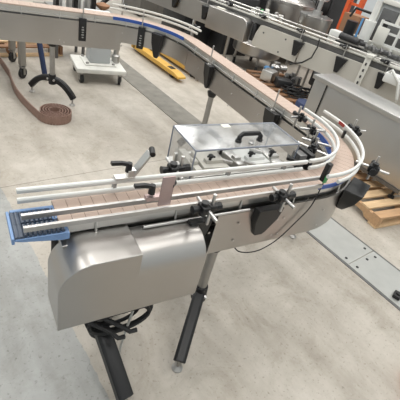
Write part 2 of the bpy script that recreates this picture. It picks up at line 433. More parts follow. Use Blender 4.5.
def clamp(s, side, zc=.905, ext=.085, big=1., rodlen=.11, tilt=0.):
    t, n_ = dirs(s); n2 = n_*side; c = at(s, side*(.07+ext), zc)
    o = MB(); q = 1.*big
    mt = Matrix((t.to_4d(), n2.to_4d(), Z3.to_4d(), (0, 0, 0, 1))).transposed(); mt[3][3] = 1
    for i in range(3): mt[i][3] = 0; mt[3][i] = 0
    o.box(c, (.034*q, .05*q, .034*q), mtx=mt, bev=.006); o.box(c+t*.036*q, (.036*q, .03*q, .028*q), mtx=mt, bev=.006)
    o.cyl(c+t*.05*q, c+t*.075*q, .015*q, .017*q, 8); o.cyl(c-t*.02*q, c-t*.05*q, .012*q, .017*q, 8)
    o.cyl(c-Z3*.03*q, c+Z3*.03*q, .015*q)
    root = o.build('rail_clamp', 'black', conv, smooth=True)
    r_ = MB(); r_.cyl(c-n2*(ext+.006)+t*.01, c+n2*(rodlen*.75)+t*.01, .0075, seg=10)
    r_.build('clamp_rod', 'polish', root)
    r_ = MB(); p = c+t*.035*q; r_.cyl(p-Z3*.085, p+Z3*.060, .0072, seg=10); r_.build('clamp_rod', 'polish', root)
    return root
sN = lambda u_: u_-.10          # near-leg length to path length
bracket(sN(.625), -1, w=.11, h=.15, dep=.036, pin=False); bracket(sN(.985), -1, w=.155, h=.15, dep=.036, pin=False)
clamp(sN(.605), -1, .90, .06); clamp(sN(.985), -1, .90, .06)
bracket(sA0+.24, -1, w=.20, h=.13, dep=.10, pin=False)
clamp(sA0+.32, -1, .905, .09, 1.15); clamp(sA1-.15, -1, .925, .085, .95)
clamp(sA0+.64, 1, .905, .085, .8, .12); clamp(sA0+.26, 1, .895, .10, 1., .12); clamp(sA0+.45, 1, .885, .10, .75, .10)
clamp(sA1+.05, 1, .905, .05, .9)
sR = lambda y: sA1+(y-at(sA1).y)
bracket(sR(1.60), 1, w=.13, h=.17, dep=.05); bracket(sR(2.46), 1, w=.10, h=.18, dep=.05)
bracket(sB0+.42, 1, w=.12, h=.21, dep=.06, pin=False)
for s in (sB0+.62, sB1+.26):
    t, n_ = dirs(s); c = at(s, .09, .73)
    b = MB(); mt = Matrix.Rotation(math.atan2(t.y, t.x), 4, 'Z')
    b.box(c, (.066, .02, .20), mtx=mt, bev=.004); o = b.build('label_bracket', 'black', conv)
    b = MB()
    for i in range(5): b.box(at(s, .1013, .665+i*.022), (.016+.006*(i % 2), .002, .010), mtx=mt)
    b.build('bracket_slots', 'grey', o)
    b = MB(); p = at(s, .092, .8); b.cyl(p, p+Z3*.17, .006, seg=8); b.build('bracket_pin', 'polish', o)
clamp(sB0+.80, -1, .935, .05, .9); clamp(sB0+.18, -1, .935, .06, .9)
clamp(sN(.60), 1, .90, .07, 1.05)
# sensor on the outer rail at the bend
p = at(sA0-.02, -.06, .92); b = MB(); b.box(p+Z3*.025, (.030, .024, .095), AN+R(10), bev=.003); o = b.build('sensor', 'black', conv)
b = MB(); b.box(p-V3*.014-Z3*.005, (.020, .010, .04), AN); b.build('sensor_face', 'green', o)
p = at(sA0+.62, -.045, .915); b = MB(); b.box(p, (.018, .016, .05), R(50), bev=.003); b.build('sensor', 'black', conv)
# ratchet levers and their plates
def lever(p, d):
    b = MB(); p = Vector(p); d = Vector(d).normalized()
    b.cyl(p-Z3*.014, p+Z3*.022, .013, .011, 12)
    b.sweep([p+Z3*.016, p+d*.03+Z3*.024, p+d*.068+Z3*.026], [(-.008, -.006), (.008, -.006), (.007, .006), (-.007, .006)])
    return b
b = MB(); b.box(nl(.352, .052, .949), (.075, .03, .006), AN); b.box(nl(.375, .052, .965), (.03, .026, .03), AN)
b.sweep([nl(.385, .05, .965), nl(.44, .055, 1.045)], [(-.017, -.005), (.017, -.005), (.017, .005), (-.017, .005)]); o = b.build('sensor_arm', 'alu', conv, bevel=.001)
lever(nl(.365, .052, .985), -U3).build('lever', 'black', o)
b = MB(); b.cyl(nl(.442, .035, 1.045), nl(.452, .07, 1.05), .011, seg=10); b.build('arm_knob', 'black', o)
b = MB(); b.box(nl(.46, -.082, .965), (.050, .005, .125), AN, bev=.0015); b.box(nl(.42, -.072, .937), (.065, .024, .016), AN); o = b.build('stop_plate', 'mauve', conv); o['label'] = 'upright pinkish metal plate'
lever(nl(.408, -.07, .968), -U3).build('lever', 'black', o)
b = MB(); b.cyl(nl(.475, -.078, .985), nl(.495, -.06, .985), .012, seg=10); b.build('plate_knob', 'black', o)
for u_, z in ((.32, .91), (.83, .91), (1.15, .91)):
    b = MB(); b.box(nl(u_, .060, z), (.012, .02, .055), AN); b.build('rail_joiner', 'grey', conv)

# stands: post, hub, two splayed foot arms with levelling feet
def stand(x, y, arms, zh=.21, collar_z=.57, foot_r=.028, pw=1.6, th=1.):
    b = MB(); b.cyl((x, y, zh-.02), (x, y, collar_z), .025, seg=18); post = b.build('post', 'steel2', conv)
    b = MB(); b.cyl((x, y, collar_z-.035), (x, y, collar_z+.004), .034, .045, 18); b.build('post_collar', 'black', post)
    b = MB(); b.cyl((x, y, zh-.05), (x, y, zh+.045), .036*th, .034, seg=16)
    for ang, ln in arms:
        d = Vector((math.cos(ang), math.sin(ang), 0))
        pts = [Vector((x, y, 0))+d*(ln*f_/10)+Z3*(zh-(zh-.07)*(f_/10)**pw) for f_ in range(11)]
        b.sweep(pts, [(-.026*th, -.026), (.026*th, -.026), (.026*th, .018), (.014*th, .028), (-.014*th, .028), (-.026*th, .018)])
    foot = b.build('arched_foot', 'black', conv, bevel=.004)
    for ang, ln in arms:
        d = Vector((math.cos(ang), math.sin(ang), 0)); n_ = Vector((-d.y, d.x, 0)); p = Vector((x, y, 0))+d*(ln-.012)
        k_ = MB(); k_.cyl(p+Z3*.008, p+Z3*.065, .009, seg=10); k_.lathe([(foot_r, 0), (foot_r, .006), (.012, .018), (.008, .022)], p, 16); k_.build('levelling_foot', 'steel2', foot)
        for sg in (1, -1):
            k_ = MB(); p2 = Vector((x, y, zh))+d*.03+n_*.024*sg; k_.cyl(p2, p2+n_*.016*sg, .010, seg=8); k_.build('hub_bolt', 'polish', foot)
stand(1.085, .895, ((R(-138.5), .325), (R(88), .30)), .225, pw=1.15, th=1.15)
stand(.545, .94, ((R(-90), .285), (R(46), .28)), .235, pw=1.15, th=1.3)
stand(2.292, 2.47, ((R(-5), .24), (R(175), .24)))
stand(1.325, 3.70, ((R(121), .26), (R(-45), .22)), .22, pw=2.3)
stand(2.215, 1.40, ((R(-88), .275), (R(92), .25)), .21)

# ------------------------------------------------------------------ cables and hose under the hood
b = MB()
for i in range(7):
    c = nl(.325+.012*(i % 3), -.13+.03*(i % 4), .395-.012*i); rx = .120+.012*(i % 3); rz_ = .075+.008*(i % 2)
    tl = R(18*(i-3))
    pts = []
    for k in range(25):
        a = 2*PI*k/24; pts.append(c+U3*rx*math.cos(a)+(V3*math.sin(tl)*.5-Z3*math.cos(tl)*-1)*rz_*math.sin(a)*.9)
    b.tube(pts, .0095, 6)
b.tube([nl(.15, -.10, .46), nl(.20, -.14, .40), nl(.28, -.17, .34), nl(.31, -.19, .31), nl(.34, -.19, .305)], .010, 7)
b.tube([nl(.19, -.12, .46), nl(.26, -.15, .41), nl(.33, -.17, .35), nl(.36, -.19, .33), nl(.39, -.19, .33)], .010, 7)
b.tube([nl(.14, -.05, .54), nl(.15, -.10, .44), nl(.20, -.12, .40), nl(.25, -.10, .54)], .012, 7)
tag(b.build('power_cable', 'rubber'), 'coil of thick black cable hanging under the motor hood', 'cable')
t = thing('air_hose', 'thin pale air hose hanging from the hood with a blue tip', 'hose', (.68, .87, 0))
hp = [nl(.395, -.135, .56), nl(.39, -.14, .45), nl(.375, -.135, .3), nl(.362, -.13, .15), nl(.358, -.128, .03)]
b = MB(); b.tube(hp, .006, 8); b.build('hose', 'airhose', t)
b = MB(); b.cyl(hp[-1]+Z3*.014, hp[-1]-Z3*.022, .011, seg=10); b.build('hose_tip', 'deepblue', t)
# thin sensor cable from the bend, down over the panel to a loop below
pts = [nl(1.285, -.085, .90), nl(1.255, -.10, .78), nl(1.20, -.10, .69), nl(1.13, -.10, .60), nl(1.06, -.10, .555), nl(1.0, -.10, .543), nl(.94, -.095, .548), nl(.90, -.085, .562), nl(.885, -.06, .582)]
sm = []
for i in range(len(pts)-1):
    for k in range(4):
        p0, p1, p2, p3 = pts[max(i-1, 0)], pts[i], pts[i+1], pts[min(i+2, len(pts)-1)]; f_ = k/4
        sm.append(.5*((2*p1)+(p2-p0)*f_+(2*p0-5*p1+4*p2-p3)*f_*f_+(3*p1-p0-3*p2+p3)*f_**3))
sm.append(pts[-1])
b = MB(); b.tube(sm, .003, 6); tag(b.build('sensor_cable', 'rubber'), 'thin black cable looping below the front conveyor panel', 'cable')

# ------------------------------------------------------------------ clear cover and the gripper station beneath it
st = thing('gripper_station', 'aluminium gripper mechanism with black knobs under the clear cover', 'machine part', nl(1.0, .2, .80))
b = MB(); b.box(nl(1.0, .232, .806), (.62, .29, .012), AN); b.build('base_plate', 'alu', st, bevel=.002)
b = MB()
for u_ in (.72, 1.27): b.box(nl(u_, .20, .70), (.02, .20, .20), AN)
b.build('support_bracket', 'steel2', st)
for v_ in (.11, .30):
    b = MB(); b.box(nl(.98, v_, .855), (.58, .018, .04), AN); b.build('slide_rail', 'alu', st, bevel=.002)
for i, (u_, v_, sx, sy) in enumerate(((.82, .20, .13, .15), (.95, .21, .05, .16), (1.05, .19, .15, .13), (1.17, .20, .06, .17), (.72, .21, .035, .18))):
    b = MB(); b.box(nl(u_, v_, .872), (sx, sy, .055), AN+R((-4, 6, 3, -5, 0)[i]), bev=.004); b.box(nl(u_, v_-sy*.2, .905), (sx*.7, .03, .02), AN)
    blk = b.build('carriage_block', ('panelgrey', 'alu', 'white', 'alu', 'panelgrey')[i], st)
    for dx in (-.3, .3):
        k_ = MB(); p = nl(u_+dx*sx*.8, v_-sy/2-.003, .868); k_.cyl(p, p+V3*.006, .009, seg=10); k_.build('bolt_hole', 'black', blk)
for u_, v_ in ((.795, .165), (.885, .22), (1.02, .165), (1.15, .165)):
    b = MB(); b.cyl(nl(u_, v_, .905), nl(u_, v_, .93), .007); b.lathe([(.005, 0), (.012, .004), (.013, .012), (.009, .017), (.003, .018)], nl(u_, v_, .925), 10)
    b.cyl(nl(u_-.018, v_, .933), nl(u_+.018, v_-.008, .933), .0045); b.build('knob', 'black', st)
for u_, v_, ln in ((.88, .15, .05), (.99, .12, .06), (1.10, .22, .07), (1.25, .12, .05)):
    b = MB(); b.box(nl(u_, v_, .908), (ln, .014, .014), AN+R(-35), bev=.003); b.build('cylinder_block', 'black' if u_ > 1.2 else 'polish', st)
b = MB(); b.box(nl(1.32, .14, .87), (.05, .06, .12), AN, bev=.004); b.build('gearbox', 'darksteel', st)
b = MB(); b.box(nl(1.39, .16, .88), (.035, .10, .09), AN, bev=.004); b.build('gearbox', 'black', st)

cv = thing('clear_cover', 'scuffed clear acrylic guard box with a black handle on top', 'cover', nl(1.0, .25, .816))
u0, u1, v0, v1, zt, z0 = .695, 1.29, .142, .366, .98, .815
th = .006
b = MB(); b.box(nl((u0+u1)/2, (v0+v1)/2, zt), (u1-u0, v1-v0, th), AN); b.build('top_panel', 'acrylic', cv)
b = MB(); b.box(nl(u0+th/2, (v0+v1)/2, (zt+z0)/2-th/2), (th, v1-v0, zt-z0-th), AN); b.build('end_panel', 'clear', cv)
b = MB(); b.box(nl(u1-th/2, (v0+v1)/2, (zt+z0)/2-th/2), (th, v1-v0, zt-z0-th), AN); b.build('end_panel', 'clear', cv)
b = MB(); b.box(nl((u0+u1)/2, v1-th/2, (zt+z0)/2-th/2), (u1-u0-2*th, th, zt-z0-th), AN); b.build('back_panel', 'clear', cv)
for (ua, va), (ub, vb) in (((u0, v0), (u0, v1)), ((u0, v1), (u1, v1)), ((u1, v1), (u1, v0)), ((u0, v0), (u1, v0))):
    b = MB(); b.sweep([nl(ua, va, zt), nl(ub, vb, zt)], [(-.0025, -.0034), (.0025, -.0034), (.0025, .0034), (-.0025, .0034)]); b.build('panel_edge', 'edge', cv)
for ua, va in ((u0, v0), (u0, v1), (u1, v0), (u1, v1)):
    b = MB(); b.box(nl(ua, va, (zt+z0)/2), (.005, .005, zt-z0), AN); b.build('panel_edge', 'edge', cv)
hc = nl(1.005, .19, zt+.003)
pts = [hc-U3*.062, hc-U3*.060+Z3*.028, hc-U3*.045+Z3*.042, hc+U3*.045+Z3*.042, hc+U3*.060+Z3*.028, hc+U3*.062]
b = MB(); b.sweep(pts, [(-.010, -.008), (.010, -.008), (.010, .008), (-.010, .008)], up=V3); b.cyl(pts[0], pts[0]+Z3*.012, .016); b.cyl(pts[-1], pts[-1]+Z3*.012, .016)
b.build('handle', 'black', cv, bevel=.003)
b = MB(); b.box(nl(.97, .345, zt+.0035), (.045, .03, .001), AN); b.build('sticker', 'paper', cv); cv.children[-1]['label'] = 'white sticker'
b = MB(); b.lathe([(.012, 0), (.014, .01), (.008, .018)], nl(1.0, .165, zt+.003), 12); b.build('latch', 'polish', cv)

# ------------------------------------------------------------------ coil of chain on the floor
b = MB(); c = Vector((1.215, 3.32)); rib = []
turns = 4.6
for k in range(int(turns*40)+1):
    a = R(180)+2*PI*k/40; rr = .153-.024*(k/40); rib.append(c+rr*unit(a))
tail = []
for k in range(45):
    f_ = k/44; y = 3.32+f_*1.45
    x = 1.062-.05*math.sin(min(1, f_*1.5)*PI)*(1 if f_ < .66 else 0)+.04*f_
    tail.append(Vector((x, y)))
full = tail[::-1]+rib[1:]
acc = 0; last = full[0]; ptsl = [full[0]]
for p in full[1:]:
    seg = (p-last).length; d0 = .027
    while (p-last).length >= d0:
        last = last+(p-last).normalized()*d0; ptsl.append(last.copy())
for p, q in zip(ptsl, ptsl[1:]):
    t_ = (q-p).normalized(); n_ = Vector((-t_.y, t_.x))*.0045; e = p+(q-p)*.88
    qd = [p-n_, e-n_, e+n_, p+n_]
    b.hexa([Vector((v.x, v.y, .001)) for v in qd], [Vector((v.x, v.y, .082)) for v in qd])
    m_ = p.lerp(q, .5); b.box((m_.x, m_.y, .0415), (.03, .006, .05), math.atan2(t_.y, t_.x))
tag(b.build('belt_chain', 'chain', smooth=False), 'brown belt chain rolled into a coil on the floor, tail trailing away', 'belt chain')

# ------------------------------------------------------------------ casters
def caster(parent, p, r=.05, rz=0., world=False):
    p = Vector(p); d = unit(rz); t = Vector((d.x, d.y, 0)); n_ = Vector((-d.y, d.x, 0))
    b = MB(); b.box(p+Z3*(2*r+.022)+t*.0, (.07, .06, .006), rz); b.box(p+n_*.022+Z3*(1.5*r), (.035, .005, r*1.5), rz); b.box(p-n_*.022+Z3*(1.5*r), (.035, .005, r*1.5), rz)
    b.cyl(p+Z3*(2*r), p+Z3*(2*r+.02), .022)
    f_ = b.build('caster', 'steel2', parent, world=world)
    b = MB(); b.cyl(p-n_*.015+Z3*r, p+n_*.015+Z3*r, r, seg=20); b.cyl(p-n_*.018+Z3*r, p+n_*.018+Z3*r, r*.35, seg=10); w_ = b.build('wheel', 'rubber', f_, world=world)
    return f_

# cart behind the far run
ct = thing('machine_cart', 'stainless wheeled cart standing behind the conveyor at the left edge', 'cart', (1.0, 4.5, 0))
for x, y in ((1.215, 4.27), (1.25, 4.75), (.70, 4.30), (.73, 4.78)):
    b = MB(); b.box((x, y, .39), (.062, .062, .50), R(5), bev=.004); b.build('leg', 'steel2', ct)
    caster(ct, (x, y, 0), .055, R(40), world=True)
b = MB(); b.box((.97, 4.52, .655), (.66, .62, .04), R(5), bev=.004); b.build('cart_top', 'steel2', ct)
b = MB(); b.box((1.23, 4.52, .46), (.04, .44, .05), R(5)); b.build('cross_bar', 'offwhite', ct)
b = MB(); b.cyl((1.435, 4.22, .02), (1.365, 4.34, .70), .028, seg=10); b.cyl((1.44, 4.213, .0), (1.434, 4.221, .03), .034, seg=10)
tag(b.build('blue_pole', 'navy'), 'navy blue pole leaning on the cart behind the conveyor', 'pole')

# pallets
def pallet(label, loc, rz, lx, ly, nb, m1='wood', m2='wood2', notch=True, two=False):
    t = thing('wooden_pallet', label, 'pallet', loc, rz, 'wooden pallets')
    for z in ((0,) if not two else (0, .118)):
        for q in range(3):
            x = -lx/2+.02+q*(lx-.04)/2
            b = MB(); L_ = ly/2
            poly = [(-L_, .018), (-L_*.72, .018), (-L_*.66, .05), (-L_*.30, .05), (-L_*.24, .018), (L_*.24, .018), (L_*.30, .05), (L_*.66, .05), (L_*.72, .018), (L_, .018), (L_, .10), (-L_, .10)]
            b.prism([(a, c_+z) for a, c_ in poly], x-.019, x+.019, lambda a, c_, d: Vector((d, a, c_)))
            b.build('stringer', m2, t, world=False, bevel=.002)
        for q in range(nb):
            y = -ly/2+.045+q*(ly-.09)/(nb-1)
            b = MB(); b.box((0, y, .109+z), (lx, .088, .018)); b.build('deck_board', m1 if q % 4 else m2, t, world=False, bevel=.002)
        for y in (-ly/2+.045, 0, ly/2-.045):
            b = MB(); b.box((0, y, .009+z), (lx, .09, .018)); b.build('bottom_board', m1, t, world=False, bevel=.002)
    return t
pallet('pale wooden pallet under the stainless cabinet at right', (3.58, 1.33, 0), R(-11), .90, 1.05, 8, 'wood', 'wood3')
pallet('pale wooden pallet on the floor behind the cart at left', (1.25, 5.32, 0), R(4), 1.25, .85, 5)
pallet('brown wooden pallet strewn with loose parts under the rear conveyor', (4.58, 3.52, 0), R(-16), .66, 1.10, 7, 'wood2', 'wood2')

# ------------------------------------------------------------------ dolly with machine column
dl = thing('dolly', 'scuffed white dolly platform on four black casters', 'dolly', (2.05, 4.24, 0), R(-12))
b = MB(); b.box((0, 0, .150), (.56, .46, .05), bev=.008); b.build('platform', 'dirtywhite', dl, world=False)
for x in (-.22, .22):
    for y in (-.18, .18): caster(dl, (x, y, 0), .05, R(70 if x > 0 else 100), world=False)
pc = thing('machine_column', 'grey machine column on a white base plate standing on the dolly', 'machine column', (2.06, 4.27, .176), R(-10))
b = MB(); b.box((0, 0, .008), (.36, .30, .016), bev=.003); b.build('base_plate', 'dirtywhite', pc, world=False)
b = MB(); b.box((0, 0, .25), (.235, .20, .47), bev=.012); b.build('column', 'lightgrey', pc, world=False)
b = MB(); b.box((-.02, 0, .50), (.30, .26, .08), bev=.01); b.build('head', 'white', pc, world=False)
for x, y in ((-.15, -.12), (.15, -.12), (.15, .12), (-.15, .12)):
    b = MB(); b.cyl((x, y, .016), (x, y, .03), .018, seg=8); b.build('bolt', 'steel2', pc, world=False)
b = MB(); b.lathe([(.045, 0), (.05, .08), (.03, .10), (.03, .22), (.05, .24), (.05, .30)], (2.28, 4.26, .176), 14)
tag(b.build('pneumatic_cylinder', 'steel2'), 'small stainless cylinder standing at the right edge of the dolly', 'cylinder')

# ------------------------------------------------------------------ pallet jack
pj = thing('pallet_jack', 'yellow pallet jack with two long forks beyond the conveyor', 'pallet jack', (3.32, 4.7, 0), R(0))
for x0, x1 in ((3.06, 3.19), (3.40, 3.53)):
    b = MB(); fr = lambda a, c_, d: Vector((d, a, c_))
    b.prism([(4.0, .045), (5.22, .035), (5.22, .105), (4.12, .10), (4.0, .075)], x0, x1, fr); fk = b.build('fork', 'yellow', pj, bevel=.008)
    b = MB(); b.cyl(((x0+x1)/2-.045, 4.20, .037), ((x0+x1)/2+.045, 4.20, .037), .037, seg=18); b.build('roller', 'rubber', fk)
    b = MB(); b.box(((x0+x1)/2, 4.27, .1035), (.07, .10, .005)); b.build('fork_slot', 'black', fk)
b = MB(); b.box((3.31, 5.22, .09), (.50, .12, .11), bev=.01); b.build('cross_head', 'yellow', pj)
b = MB(); b.box((3.31, 5.35, .18), (.20, .14, .22), bev=.02); b.build('pump', 'black', pj)
for x in (3.25, 3.37):
    b = MB(); b.cyl((x-.02, 5.36, .09), (x+.02, 5.36, .09), .09, seg=20); b.build('steer_wheel', 'rubber', pj)

# ------------------------------------------------------------------ second conveyor
A0 = Vector((5.09, 1.24)); A1 = Vector((3.60, 6.37)); D2 = (A1-A0).normalized(); N2 = Vector((-D2.y, D2.x)) # N2 points to -x (towards the camera)
def c2(s, d, z): p = A0+D2*s+N2*d; return Vector((p.x, p.y, z))
L2 = (A1-A0).length; a2z = math.atan2(D2.y, D2.x)
c2o = thing('conveyor', 'straight rear conveyor with pale grey panels behind the stainless cabinet', 'conveyor', (4.0, 3.3, 0))
def c2box(s0, s1, d0, d1, z0, z1, bev=0.):
    b = MB(); b.box(c2((s0+s1)/2, (d0+d1)/2, (z0+z1)/2), (s1-s0, abs(d1-d0), z1-z0), a2z, bev=bev); return b
c2box(0, L2, -.08, .08, .81, .86).build('belt_track', 'darksteel', c2o)
c2box(0, L2, -.066, .066, .86, .872).build('belt', 'midgrey', c2o)
def c2panel(s0, s1, r_, z0, z1, d, m):
    b = MB(); pr = [(s0, z0), (s1-.02, z0), (s1, z0+.03), (s1-r_*.2, z1-r_), (s1-r_*.55, z1-.012), (s1-r_, z1), (s0, z1)]
    b.prism(pr, d, d+.012, lambda a, z, d_: c2(a, d_, z)); return b.build('side_panel', m, c2o, bevel=.003)
p1 = c2panel(2.18, 2.88, .12, .53, .825, .10, 'panelgrey')
for s_, z in ((2.74, .74), (2.40, .76), (2.45, .58)):
    b = MB(); b.cyl(c2(s_, .112, z), c2(s_, .118, z), .012, seg=10); b.build('panel_bolt', 'darksteel', p1)
c2panel(.05, 2.16, .02, .53, .815, .10, 'panelgrey')
c2box(0, 2.88, -.112, -.10, .55, .82).build('side_panel', 'panelgrey', c2o)
c2panel(3.6, L2, .02, .56, .83, .10, 'steel2'); c2box(3.6, L2, -.112, -.10, .56, .83).build('side_panel', 'steel2', c2o)
b = MB()
hp_ = [(2.95, .55), (2.95, .76)]+[(3.04+.09*math.cos(R(a)), .755+.09*math.sin(R(a))) for a in range(176, 89, -14)]+[(3.62, .845), (3.62, .55)]
b.prism(hp_, .09, .24, lambda a, z, d: c2(a, d, z)); b.build('motor_hood', 'steel', c2o, bevel=.012)
b = MB(); b.box(c2(3.45, .17, .851), (.14, .05, .01), a2z); b.build('label_plate', 'paper', c2o)
c2box(2.885, 2.945, -.06, .09, .58, .80, .01).build('gearbox', 'charcoal', c2o)
for d, z in ((.085, .925), (.085, .892), (-.085, .945), (-.085, .905)):
    b = MB(); b.sweep([c2(.05, d, z), c2(L2, d, z)], prof_w); b.build('guide_rail', 'alu' if z > .91 else 'offwhite', c2o)
for s_ in (.55, 1.06, 1.60, 2.20, 3.72, 4.3):
    b = MB(); pr = [(s_-.075, .80), (s_+.075, .80), (s_+.06, .74), (s_+.035, .62), (s_-.01, .62), (s_-.05, .74)]
    b.prism(pr, .112, .165, lambda a, z, d: c2(a, d, z)); o = b.build('rail_bracket', 'black', c2o, bevel=.005)
    b = MB(); b.cyl(c2(s_, .14, .80), c2(s_, .14, .96), .007, seg=8); b.build('bracket_pin', 'polish', o)
for s_ in (.52, 1.1, 1.62, 2.22, 2.8, 3.35, 3.75, 4.3):
    b = MB(); b.box(c2(s_, .12, .925), (.06, .045, .045), a2z, bev=.006); b.cyl(c2(s_+.03, .12, .925), c2(s_+.075, .12, .925), .016, seg=8); o = b.build('rail_clamp', 'black', c2o)
    b = MB(); b.cyl(c2(s_, .07, .93), c2(s_, .19, .93), .007, seg=8); b.build('clamp_rod', 'polish', o)
for s_ in (3.32, 3.98, .35):
    b = MB(); b.cyl(c2(s_, 0, .12), c2(s_, 0, .56), .024, seg=14); b.build('post', 'steel2', c2o)
    b = MB()
    pts = [c2(s_, f_*.24/10, .13-.09*abs(f_/10)**1.6) for f_ in range(-10, 11)]
    b.sweep(pts, [(-.024, -.022), (.024, -.022), (.024, .022), (-.024, .022)]); b.cyl(c2(s_, 0, .09), c2(s_, 0, .19), .036); o = b.build('arched_foot', 'black', c2o)
    for f_ in (-.23, .23):
        b = MB(); b.cyl(c2(s_, f_, .0), c2(s_, f_, .05), .02, .01, seg=10); b.build('levelling_foot', 'steel2', o)
b = MB(); b.tube([c2(1.95, .16, .91), c2(1.93, .185, .82), c2(1.96, .17, .68), c2(2.06, .16, .58), c2(2.22, .15, .50)], .010, 8)
tag(b.build('power_cable', 'rubber'), 'black cable drooping over the rear conveyor panel', 'cable')

# ------------------------------------------------------------------ stainless cabinet on the pallet
cb = thing('stainless_cabinet', 'long plain stainless cabinet standing on a pallet at right', 'cabinet', (3.57, 1.6, .118))
y0, y1, x0, x1 = .98, 2.28, 3.44, 3.74
b = MB(); b.box(((x0+x1)/2, (y0+y1)/2, .475), (x1-x0, y1-y0, .55), bev=.004); b.build('body', 'cabinet', cb)
b = MB(); b.box(((x0+x1)/2+.0, (y0+y1)/2, .770), (x1-x0+.05, y1-y0+.04, .04), bev=.003); b.build('top', 'cabinet', cb)
b = MB(); b.box((x0-.004, y1-.16, .475), (.004, .012, .54)); b.build('door_seam', 'black', cb)
b = MB(); b.box((x0-.006, (y0+y1)/2+.02, .215), (.006, y1-y0-.02, .035)); b.build('plinth_strip', 'darksteel', cb)
for x in (x0+.03, x1-.03):
    for y in (y0+.08, y1-.10):
        b = MB(); b.cyl((x, y, .118), (x, y, .135), .032, .030, 14); b.cyl((x, y, .135), (x, y, .205), .012); b.build('levelling_foot', 'black', cb)

# ------------------------------------------------------------------ things behind the rear conveyor
# labelling machine
lm = thing('labelling_machine', 'white frame labelling machine with black and white rolls at top right', 'machine', (5.25, 2.6, 0))  # layout scaled outward about the camera, then written as plain numbers
b = MB(); b.box((5.36, 2.50, .41), (.34, 1.2, .82), R(8), bev=.01); b.build('base', 'offwhite', lm)
b = MB(); b.box((5.05, 2.55, .985), (.07, 1.15, .06), R(8), bev=.005)
for y in (3.0, 2.1): b.box((5.28, y, 1.0), (.06, .06, .40), R(8)); b.box((5.16, y, .985), (.26, .05, .05), R(8))
b.build('column', 'offwhite', lm)
b = MB(); b.cyl((4.87, 3.02, .90), (4.87, 3.02, 1.17), .072, seg=20); b.build('roll', 'black', lm); lm.children[-1]['label'] = 'black upright roll'
b = MB(); b.cyl((4.88, 2.79, .93), (4.88, 2.79, 1.24), .072, seg=20); b.cyl((4.88, 2.79, 1.24), (4.88, 2.79, 1.50), .034, seg=16); b.build('roll', 'white', lm); lm.children[-1]['label'] = 'white upright roll'
b = MB(); b.box((4.83, 2.875, 1.10), (.015, .025, .28)); b.build('blue_strip', 'skyblue', lm)
b = MB(); b.tube([(4.92, 3.12, 1.20), (4.92, 3.08, 1.31), (4.92, 2.84, 1.31), (4.92, 2.80, 1.22)], .016, 8); b.cyl((4.88, 2.79, 1.50), (4.88, 2.79, 1.54), .05, .05, 10); b.build('hoop', 'black', lm)
b = MB(); b.box((4.78, 2.88, .99), (.10, .30, .06), R(14), bev=.01); b.cyl((4.66, 2.98, .998), (4.70, 2.72, .998), .04, seg=12); b.cyl((4.70, 2.70, .998), (4.72, 2.62, .998), .028, seg=10); b.box((4.88, 2.9, .90), (.2, .4, .03), R(8)); b.build('drive_head', 'charcoal', lm)
b = MB(); b.box((4.90, 2.60, 1.12), (.02, .15, .20), R(8), bev=.006); b.build('cover_plate', 'offwhite', lm)
for y in (2.66, 2.42, 2.16, 1.9):
    b = MB(); b.box((4.96+(2.4-y)*.2, y, 1.08), (.026, .026, .42)); b.build('upright_bar', 'white', lm)
for z in (.90, 1.04, 1.17, 1.27):
    b = MB(); b.box((4.985, 2.26, z), (.026, .80, .024), R(10)); b.build('cross_bar', 'white', lm)
b = MB(); b.box((5.12, 2.30, 1.09), (.02, .72, .34), R(8), bev=.003); b.build('back_panel', 'darksteel', lm)
for y, z in ((2.56, .985), (2.47, .98), (2.38, .99), (2.28, .98), (2.16, .985)):
    b = MB(); x = 4.66+(2.58-y)*.28; b.box((x+.06, y, z), (.14, .07, .05), R(50*y), bev=.008); b.cyl((x-.03, y, z), (x+.02, y+.05, z+.03), .018, seg=8); b.build('adjuster', 'darksteel', lm)
b = MB(); b.box((4.57, 2.44, .74), (.02, .075, .38), R(16), bev=.008); b.box((4.70, 2.47, .93), (.34, .08, .03), R(16)); b.build('front_arm', 'offwhite', lm)
for q in range(4):
    b = MB(); b.box((4.556, 2.435, .61+q*.075), (.012, .018, .03), R(16)); b.build('arm_slot', 'charcoal', lm)
b = MB(); b.box((4.62, 2.07, .80), (.13, .22, .11), R(20), bev=.02); b.tube([(4.60, 2.18, .82), (4.55, 2.10, .89), (4.57, 1.98, .80), (4.60, 1.92, .62)], .016, 8); b.build('sensor_head', 'white', lm)
for y, a in ((1.98, .2), (1.91, .3), (1.86, .1)):
    b = MB(); b.tube([(4.80, y, .98), (4.70, y-.02, .93), (4.62, y-.02, .8), (4.60+a*.1, y-.06, .58)], .011, 7); b.build('hose', 'offwhite', lm)
# enclosure behind it
ge = thing('machine_enclosure', 'pale framed machine enclosure with dark windows in the top right corner', 'machine', (6.2, 2.9, 0))
b = MB(); b.box((6.3, 2.85, .75), (.5, 1.3, 1.50), bev=.01); b.build('body', 'lightgrey', ge)
for y in (3.22, 2.85, 2.48):
    b = MB(); b.box((6.045, y, 1.08), (.02, .26, .50), bev=.003); b.build('window_panel', 'darksteel', ge)
for y in (3.41, 3.04, 2.67, 2.28):
    b = MB(); b.box((6.04, y, .80), (.04, .055, 1.2), bev=.003); b.build('frame_bar', 'offwhite', ge)
b = MB(); b.box((6.02, 2.85, 1.42), (.06, 1.25, .06), bev=.003); b.build('frame_bar', 'offwhite', ge)
b = MB(); b.cyl((5.75, 3.06, 1.04), (5.75, 3.06, 1.22), .06, seg=16); b.cyl((5.75, 3.06, .0), (5.75, 3.06, 1.04), .022); b.cyl((5.75, 3.06, 0), (5.75, 3.06, .02), .12); tag(b.build('sensor_post', 'black'), 'black cylinder head on a thin post before the pale enclosure', 'post')
